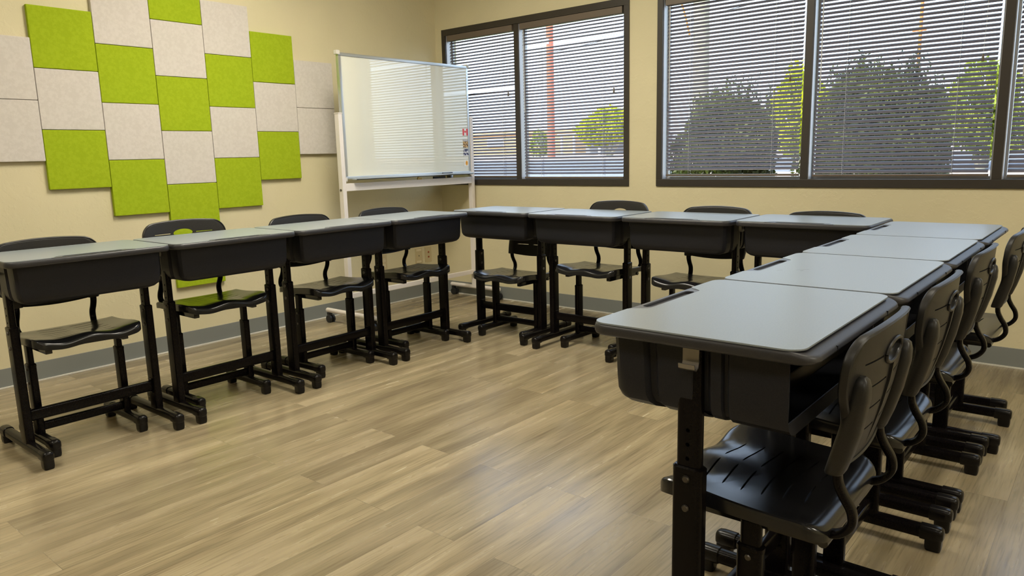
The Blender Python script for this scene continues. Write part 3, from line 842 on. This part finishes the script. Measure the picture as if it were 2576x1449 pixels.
# scuffs on the second right desk
d2 = [o for o in bpy.data.objects if o.get('label', '').startswith('scuffed')][0]
lt = [c for c in d2.children if c.name.startswith('laminate_top')][0]
bm = bmesh.new()
for (xa, ya, xb, yb) in ((.060, -.100, .035, -.075), (.075, -.085, .062, -.081), (.095, -.140, .085, -.128)):
    t = Vector((xb - xa, yb - ya, 0)).normalized(); n_ = Vector((-t.y, t.x, 0)) * .0007
    vs_ = [bm.verts.new(Vector(p) + k * n_) for p, k in (((xa, ya, .7703), 1), ((xb, yb, .7703), 1), ((xb, yb, .7703), -1), ((xa, ya, .7703), -1))]
    bm.faces.new(vs_)
sc = finish(bm, 'scuff_mark', M_['darkgrey'], lt)

# ------------------------------------------------------------------ whiteboard on its rolling stand
BX = 0.375
root = empty('whiteboard', (BX, -.660, 0))
tag(root, 'white rolling whiteboard on a painted steel stand with casters in the room corner', 'whiteboard')
hw = .597; zb, zt = .972, 1.768; tiltb = 0.0
bm = bmesh.new(); box(bm, .004, .012, -hw + .012, hw - .012, zb + .012, zt - .012); finish(bm, 'writing_surface', M_['board'], root)
bm = bmesh.new(); box(bm, -.008, .003, -hw + .012, hw - .012, zb + .012, zt - .012); finish(bm, 'rear_panel', M_['board'], root)
bm = bmesh.new()
for (a, b, c_, d) in ((-hw, hw, zt - .020, zt), (-hw, hw, zb, zb + .020), (-hw, -hw + .020, zb + .02, zt - .02), (hw - .020, hw, zb + .02, zt - .02)):
    box(bm, -.012, .016, a, b, c_, d, .003)
fr = finish(bm, 'aluminium_frame', M_['alu'], root, smooth=40)
bm = bmesh.new()
for s in (-1, 1):
    for z in (zb, zt): box(bm, -.014, .0175, s * hw - .013, s * hw + .013, z - .013, z + .013, .004)
finish(bm, 'corner_cap', M_['bead'], root)
bm = bmesh.new(); box(bm, .016, .062, -hw + .05, hw - .02, zb - .004, zb + .002, .001); box(bm, .059, .062, -hw + .05, hw - .02, zb - .004, zb + .010, .001)
finish(bm, 'pen_ledge', M_['alu'], root)
for s in (-1, 1):
    yy = s * (hw + .018)
    bm = bmesh.new(); box(bm, -.020, .020, yy - .015, yy + .015, .075, 1.390, .003)
    box(bm, -.022, .022, yy - .017, yy + .017, 1.388, 1.396, .002)
    po = finish(bm, 'post', M_['stand'], root)
    bm = bmesh.new(); cyl(bm, (0, yy - .04 * s, 1.37), (0, yy + .012 * s, 1.37), .008, 12); finish(bm, 'pivot', M_['bolt'], po, smooth=40)
    bm = bmesh.new(); cyl(bm, (0.0, yy + s * .015, .905), (0.0, yy + s * .019, .905), .008, 12); finish(bm, 'knob', M_['bolt'], po, smooth=40)
    bm = bmesh.new(); rs = []
    for y_, k in ((-.262, .6), (-.258, .9), (-.25, 1), (.25, 1), (.258, .9), (.262, .6)): rs.append([(y_, yy + a * k, .083 + b * k) for a, b in circ(.016, 12)])
    rings(bm, rs); ft = finish(bm, 'foot_bar', M_['stand'], root, smooth=50)
    for x_ in (-.235, .235):
        bm = bmesh.new(); box(bm, x_ - .012, x_ + .012, yy - .014, yy + .014, .050, .068, .003)
        for d in (-.014, .014): cyl(bm, (x_ + .010, yy + d - .007, .026), (x_ + .010, yy + d + .007, .026), .026, 18)
        cyl(bm, (x_ + .010, yy - .02, .026), (x_ + .010, yy + .02, .026), .007, 8)
        finish(bm, 'caster', M_['black'], ft, smooth=40)
bm = bmesh.new(); box(bm, .000, .018, -hw - .003, hw + .003, .897, .947, .003); box(bm, -.018, .0, -hw - .003, hw + .003, .897, .901, .001)
finish(bm, 'upper_crossbar', M_['stand'], root)
bm = bmesh.new(); box(bm, -.012, .012, -hw - .003, hw + .003, .190, .222, .003); finish(bm, 'lower_crossbar', M_['stand'], root)

# things on the board
def magnet(name, y, z, hy, hz, m, label, cat, group=None, rot=0.0):
    o = empty(name, (BX + .0125, y, z)); o.rotation_euler = (rot, 0, 0); tag(o, label, cat, group)
    bm = bmesh.new(); box(bm, 0, .0015, -hy, hy, -hz, hz, .0003); b_ = finish(bm, 'card', m, o)
    return o
fl = magnet('flag_magnet', -.112, 1.283, .028, .025, M_['paper'], 'small red and white maple leaf flag magnet on the whiteboard, topmost of four', 'magnet', 'small cards on the right edge of the whiteboard')
for s in (-1, 1):
    bm = bmesh.new(); box(bm, .0015, .0018, s * .0205 - .0075, s * .0205 + .0075, -.025, .025); finish(bm, 'red_bar', M_['red'], fl)
half = [(0, 12), (2.2, 8.2), (4.0, 9.2), (3.4, 4.6), (5.6, 7.0), (6.4, 5.2), (9.6, 6.0), (8.4, 3.0), (10.4, 1.8), (5.8, -2.0), (6.6, -4.4), (.7, -3.6), (.5, -9)]
pg = half + [(-x, y) for x, y in half[::-1]][:-1]
bm = bmesh.new(); rings(bm, [[(xx, a * .00105, b * .00125) for a, b in pg] for xx in (.0015, .0019)]); finish(bm, 'maple_leaf', M_['red'], fl)
pm1 = photo_mat('print_autumn_town', [(0.05, 0.03, 0.02), (0.22, 0.09, 0.02), (0.55, 0.33, 0.08), (0.75, 0.6, 0.35)], 90)
pm2 = photo_mat('print_snowy_hills', [(0.03, 0.03, 0.07), (0.10, 0.11, 0.2), (0.75, 0.75, 0.8)], 70)
p = magnet('photo_magnet', -.112, 1.198, .026, .030, pm1, 'small autumn photo magnet on the whiteboard, just below the flag magnet', 'magnet', 'small cards on the right edge of the whiteboard')
bm = bmesh.new(); box(bm, .0015, .0018, -.026, .026, .016, .030); finish(bm, 'pale_sky', mat('print_sky', (.5, .5, .52), .5), p)
p = magnet('photo_magnet', -.110, 1.130, .027, .028, pm2, 'small dark blue and white photo magnet on the whiteboard, third from the top', 'magnet', 'small cards on the right edge of the whiteboard')
bm = bmesh.new(); box(bm, .0015, .0018, -.027, .027, .000, .006); box(bm, .0015, .0018, -.027, .027, -.028, -.020); finish(bm, 'white_band', M_['paper'], p)
p = magnet('leaf_magnet', -.110, 1.052, .026, .024, M_['paper'], 'pale square magnet with an orange leaf emblem, lowest of four on the whiteboard', 'magnet', 'small cards on the right edge of the whiteboard')
bm = bmesh.new(); rings(bm, [[(xx, .004 + a * k, b * k) for a, b in circ(.012, 16, .018)] for xx, k in ((.0015, 1), (.0021, .9))]); e_ = finish(bm, 'orange_disc', mat('orange_print', (.85, .42, .02), .5), p)
bm = bmesh.new(); box(bm, .0021, .0024, .0033, .0047, -.012, .008); box(bm, .0021, .0024, .000, .0022, -.004, .006); box(bm, .0021, .0024, .0058, .008, -.004, .006); finish(bm, 'leaf_vein', mat('rust_print', (.5, .10, .01), .5), p)

# pens and things on the ledges
o = empty('marker_pen', (BX + .038, -.345, zb + .010)); tag(o, 'black marker pen lying on the whiteboard pen ledge', 'pen')
bm = bmesh.new(); cyl(bm, (0, -.05, 0), (0, .025, 0), .0075, 14); finish(bm, 'barrel', M_['black'], o, smooth=40)
bm = bmesh.new(); cyl(bm, (0, .025, 0), (0, .050, 0), .0080, 14); finish(bm, 'cap', M_['darkgrey'], o, smooth=40)
o = empty('board_eraser', (BX + .0, -.385, .901)); tag(o, 'dark grey board eraser standing on the crossbar under the whiteboard', 'eraser')
bm = bmesh.new(); box(bm, -.017, -.001, -.060, .060, 0, .030, .004); finish(bm, 'felt_block', M_['darkgrey'], o)
bm = bmesh.new(); box(bm, -.017, -.001, -.060, .060, .030, .062, .005); finish(bm, 'grip', M_['black'], o)
o = empty('note_pad', (BX - .010, -.145, .901)); tag(o, 'pale yellow paper pad tucked on the crossbar at the right end of the whiteboard', 'paper')
bm = bmesh.new(); box(bm, -.006, .006, -.085, .085, 0, .074, .001); finish(bm, 'sheets', M_['yellow'], o)
o = empty('board_clamp', (BX + .009, -.600, .947)); tag(o, 'small brass-coloured clamp on the crossbar below the middle of the whiteboard', 'clamp')
bm = bmesh.new(); box(bm, -.006, .006, -.022, .018, 0, .012, .003); box(bm, -.005, .005, -.018, -.006, .010, .034, .003); finish(bm, 'jaw', mat('dull_brass', (.45, .33, .12), .4, metal=.6), o)
bm = bmesh.new(); cyl(bm, (0, -.004, .028), (0, .022, .028), .004, 10); finish(bm, 'thumb_screw', M_['bolt'], o, smooth=40)

# ------------------------------------------------------------------ ceiling lights (above the frame, they light the room)
n_ = 0
for (x, y, pw, nmq) in ((1.7, -2.0, 19.0, 'ceiling light panel nearest the whiteboard corner'), (1.7, -4.6, 9.0, 'ceiling light panel above the left wall row, farther from the windows'),
               (4.2, -2.0, 4.5, 'ceiling light panel above the right row, nearer the windows'), (4.2, -4.6, 2.5, 'ceiling light panel above the camera'),
               (6.6, -2.0, 13.0, 'ceiling light panel near the right wall, nearer the windows'), (6.6, -4.6, 7.0, 'ceiling light panel near the right wall, farther from the windows')):
    o = empty('ceiling_light', (x, y, RZ - .03)); tag(o, nmq, 'ceiling light', 'flush light panels on the ceiling')
    bm = bmesh.new()
    for (a, b, c_, d) in ((-.62, .62, -.32, -.29), (-.62, .62, .29, .32), (-.62, -.59, -.29, .29), (.59, .62, -.29, .29)): box(bm, a, b, c_, d, 0, .03, .002)
    finish(bm, 'housing', M_['lampf'], o)
    bm = bmesh.new(); box(bm, -.59, .59, -.29, .29, .008, .016); finish(bm, 'diffuser', mat('lit_diffuser', (0.9, 0.9, 0.9), 0.5, emis=(1.0, 0.93, 0.78), estr=pw), o)

# ------------------------------------------------------------------ outside
def zg(y):
    pts = [(0.15, .02), (4, .30), (9, .62), (16, .93), (20, 1.0), (45, 1.08), (140, 1.15)]
    for (a, za), (b, zb_) in zip(pts, pts[1:]):
        if y <= b: return za + (zb_ - za) * (y - a) / (b - a)
    return pts[-1][1]
def terrain(name, x0, x1, ys, m, lift=0.0):
    bm = bmesh.new(); rs = []
    prev = None
    top = [[bm.verts.new((x, y, zg(y) + lift)) for y in ys] for x in (x0, x1)]; bot = [[bm.verts.new((x, y, zg(y) + lift - .3)) for y in ys] for x in (x0, x1)]
    for i in range(len(ys) - 1):
        bm.faces.new((top[0][i], top[1][i], top[1][i + 1], top[0][i + 1])); bm.faces.new((bot[0][i], bot[0][i + 1], bot[1][i + 1], bot[1][i]))
        for s in (0, 1): bm.faces.new((top[s][i], top[s][i + 1], bot[s][i + 1], bot[s][i]))
    for i in (0, -1): bm.faces.new((top[0][i], top[1][i], bot[1][i], bot[0][i]))
    o = finish(bm, name, m); o['kind'] = 'structure'; return o
terrain('lawn', -80, 60, [.16, 2, 4, 9], M_['grass'])
terrain('street', -80, 60, [9, 12.5, 16], M_['street'])
terrain('far_pavement', -80, 60, [16, 18, 20, 45, 120], M_['walk'])
terrain('path', -2.4, 14, [4.0, 6.5, 9, 9.8], M_['walk'], .02)

def leaves(bm, n, cx, cy, cz, rx, ry, rz, size, surf=0.55, zmin=-9):
    for _ in range(n):
        while True:
            d = Vector((random.uniform(-1, 1), random.uniform(-1, 1), random.uniform(-1, 1)))
            if .05 < d.length < 1: break
        d.normalize(); r = random.uniform(surf, 1.0) ** .5
        wob = 1 + .12 * math.sin(5 * d.x + 3 * d.z) + .10 * math.sin(7 * d.y - 4 * d.x)
        p = Vector((cx + d.x * rx * r * wob, cy + d.y * ry * r * wob, cz + d.z * rz * r * wob))
        if p.z < zmin: continue
        leaf(bm, p, size * random.uniform(.7, 1.3))
def leaf(bm, p, s):
    e = Euler((random.uniform(0, 6.28), random.uniform(0, 6.28), random.uniform(0, 6.28))).to_matrix()
    vs_ = [bm.verts.new(p + e @ Vector(q_) * s) for q_ in ((-1, 0, 0), (0, -.45, .12), (1, 0, 0), (0, .45, .12))]
    bm.faces.new(vs_)
def trunk(bm, base, tips, r):
    base = Vector(base)
    for t in tips:
        t = Vector(t); mid = base.lerp(t, .5) + Vector((random.uniform(-.05, .05), random.uniform(-.05, .05), 0))
        P = spline([base, mid, t], 4); n = len(P)
        rs = []
        for i, p_ in enumerate(P):
            k = r * (1 - .75 * i / (n - 1)); rs.append([p_ + Vector((a * k, b * k, 0)) for a, b in circ(1, 8)])
        rings(bm, rs)
def plant(name, cat, label, x, y, blobs, leafm, size, n, r=.05, spikes=0, group=None, core=None):
    z0 = zg(y); root = empty(name, (x, y, z0)); tag(root, label, cat, group)
    bm = bmesh.new(); tips = [(b[0], b[1], b[2]) for b in blobs]
    trunk(bm, (0, 0, -.05), tips, r); finish(bm, 'trunk' if cat == 'tree' else 'stems', M_['bark'], root, smooth=60)
    bm = bmesh.new(); tot = sum(b[3] * b[4] * b[5] for b in blobs)
    for b in blobs: leaves(bm, int(n * b[3] * b[4] * b[5] / tot), *b, size, zmin=.02)
    for _ in range(spikes):
        b = random.choice(blobs); a = random.uniform(0, 6.28); rr = random.uniform(0, .8)
        px, py = b[0] + b[3] * rr * math.cos(a), b[1] + b[4] * rr * math.sin(a); pz = b[2] + b[5] * math.sqrt(1 - rr * rr) * .9
        hgt = random.uniform(.10, .32); lean = Vector((random.uniform(-.08, .08), random.uniform(-.08, .08), hgt))
        for k in range(16):
            t = k / 15; leaf(bm, Vector((px, py, pz)) + lean * t + Vector((random.uniform(-.02, .02), random.uniform(-.02, .02), 0)), size * (1.1 - .5 * t))
    finish(bm, 'foliage', leafm, root)
    return root
plant('hedge_bush', 'bush', 'dark rounded bush outside, seen through the leftmost pane of the large window', 0.90, 3.4, [(0, 0, .62, .58, .52, .76), (.15, .05, .98, .42, .40, .40)], M_['leaf_d'], .030, 20000, .04, 60, 'bushes just outside the windows')
plant('hedge_bush', 'bush', 'wide dark bush with upright shoots outside the middle pane of the large window', 2.44, 3.4, [(0, 0, .66, .64, .55, .82), (-.22, 0, 1.05, .38, .40, .46), (.26, .05, 1.0, .34, .36, .46)], M_['leaf_d'], .030, 24000, .04, 90, 'bushes just outside the windows')
plant('shrub', 'bush', 'low sunlit green shrub beyond the street, left of the tall red-brown pole', -14.6, 20.4, [(0, 0, .55, .42, .4, .55)], M_['leaf_m'], .07, 900, .04)
plant('street_tree', 'tree', 'bright yellow-green tree across the street, seen in the right pane of the left window', -11.3, 20.5, [(0, 0, 1.05, 1.25, 1.1, .62), (.1, 0, 1.35, .75, .8, .50), (-.6, 0, .9, .6, .6, .5), (1.1, 0, 1.25, .7, .7, .55)], M_['leaf_y'], .09, 9000, .10)
plant('street_tree', 'tree', 'yellow-green tree between the two dark bushes, beyond the path', -.60, 10.2, [(0, 0, 1.15, .50, .5, .80), (.25, 0, 1.0, .45, .4, .6)], M_['leaf_y'], .06, 5000, .06)
plant('street_tree', 'tree', 'olive green tree right of the wide dark bush, beyond the path', 2.35, 10.4, [(0, 0, 1.2, .55, .5, .55), (-.2, 0, .9, .5, .5, .5), (.2, 0, .7, .5, .5, .5)], M_['leaf_m'], .06, 5000, .06)
plant('street_tree', 'tree', 'tall green tree seen through the last pane at the right photo edge', 3.75, 10.8, [(0, 0, 1.5, .80, .7, .75), (.3, 0, .9, .7, .6, .6), (.1, 0, 2.1, .5, .5, .5)], M_['leaf_m'], .06, 7000, .07)

# tall red-brown pole and its wires
def pole(name, x, y, r, h, m, label, cat):
    o = empty(name, (x, y, zg(y))); tag(o, label, cat); return o
o = pole('utility_pole', -13.72, 20.0, .15, 8, None, 'tall red-brown utility pole across the street, in the left window', 'pole')
bm = bmesh.new(); rings(bm, [[(a * k, b * k, z) for a, b in circ(.15, 16)] for z, k in ((-.1, 1.08), (3, 1.0), (8.4, .86))]); finish(bm, 'shaft', M_['polered'], o, smooth=50)
bm = bmesh.new(); box(bm, -1.0, 1.0, -.05, .05, 7.7, 7.82, .01); finish(bm, 'crossarm', M_['polered'], o)
bm = bmesh.new(); box(bm, -.06, .06, -.19, -.13, 4.35, 4.55, .01); finish(bm, 'insulator', M_['whitep'], o)
for k, (za, zb_, lab) in enumerate(((6.6, 9.2, 'upper overhead wire running right from the red-brown pole'), (5.0, 6.6, 'lower overhead wire running right from the red-brown pole'))):
    bm = bmesh.new(); P = [(-13.72 + 24 * t, 19.8 - 4 * t, za + (zb_ - za) * t - .8 * t * (1 - t)) for t in [i / 16 for i in range(17)]]
    sweep(bm, P, circ(.012, 6), up=Vector((0, 0, 1))); tag(finish(bm, 'overhead_wire', M_['wire']), lab, 'wire')
# pale trunk near the left pane of the large window with an orange cable
o = pole('palm_trunk', -.64, 6.0, .11, 6, None, 'pale bare tree trunk outside the leftmost pane of the large window', 'tree')
bm = bmesh.new(); rings(bm, [[(a * k + .02 * math.sin(z), b * k, z) for a, b in circ(.115, 14)] for z, k in [(-.1 + .22 * i, 1.0 + (.06 if i % 2 else -.02) - .004 * i) for i in range(26)]]); finish(bm, 'trunk', M_['bark'], o, smooth=60)
bm = bmesh.new()
for k in range(14):
    a = 2 * PI * k / 14; P = spline([(0, 0, 5.5), (.5 * math.cos(a), .5 * math.sin(a), 5.9 + .2 * math.sin(3 * a)), (1.1 * math.cos(a), 1.1 * math.sin(a), 5.6), (1.5 * math.cos(a), 1.5 * math.sin(a), 4.9)], 6)
    for i, p_ in enumerate(P[2:]):
        for s in (-1, 1):
            d = Vector((-math.sin(a), math.cos(a), -.5)) * s * .28; d.z = -.15; t = Vector((math.cos(a), math.sin(a), 0)) * .03
            bm.faces.new([bm.verts.new(v) for v in (p_ - t, p_ + t, p_ + d)])
finish(bm, 'fronds', M_['leaf_m'], o)
bm = bmesh.new(); sweep(bm, spline([(-.72, 5.82, 2.72), (-.80, 5.80, 3.05), (-.94, 5.77, 3.45), (-1.15, 5.7, 4.1)], 5), circ(.014, 8), up=Vector((0, 0, 1)))
tag(finish(bm, 'orange_cable', M_['rust'], smooth=60), 'orange cable slanting up beside the pale tree trunk outside', 'cable')
o = pole('lamp_post', .98, 12.0, .03, 3, None, 'thin orange-brown post rising behind the wide dark bush', 'pole')
bm = bmesh.new(); cyl(bm, (0, 0, -.05), (0, 0, 3.15), .032, 12); finish(bm, 'shaft', M_['rust'], o, smooth=50)
bm = bmesh.new(); cyl(bm, (-.14, 0, 2.5), (.10, 0, 2.5), .018, 8); finish(bm, 'arm', M_['rust'], o, smooth=50)

# buildings
o = empty('low_building', (-38.0, 47.0, zg(47))); tag(o, 'long low tan building far across the street, behind the red-brown pole', 'building')
bm = bmesh.new(); box(bm, -16, 9.5, -4, 4, -.3, 1.75); finish(bm, 'wall', M_['stucco'], o)
bm = bmesh.new(); box(bm, -16.3, 9.8, -4.3, 4.3, 1.75, 1.92, .03); finish(bm, 'roof', M_['stucco'], o)
for x_ in (-12, -7.5, -3, 1.5, 6):
    bm = bmesh.new(); box(bm, x_ - .9, x_ + .9, -4.06, -3.96, .7, 1.4); f_ = finish(bm, 'window', M_['whitep'], o)
    bm = bmesh.new(); box(bm, x_ - .82, x_ + .82, -4.08, -4.06, .76, 1.34); finish(bm, 'pane', M_['carpaint'], f_)
o = empty('carport', (-17.5, 30.0, zg(30))); tag(o, 'small grey-roofed carport with white posts beneath the yellow-green tree', 'carport')
bm = bmesh.new(); box(bm, -2.2, 3.4, -1.4, 1.4, 1.05, 1.14, .01); finish(bm, 'roof', M_['whitep'], o)
for x_ in (-2.0, -1.2, .4, 3.2):
    bm = bmesh.new(); box(bm, x_ - .05, x_ + .05, -1.3, -1.2, -.1, 1.05); finish(bm, 'post', M_['whitep'], o)
bm = bmesh.new(); box(bm, -2.1, 3.3, 1.2, 1.3, -.1, 1.0); finish(bm, 'rear_wall', M_['shingle'], o)
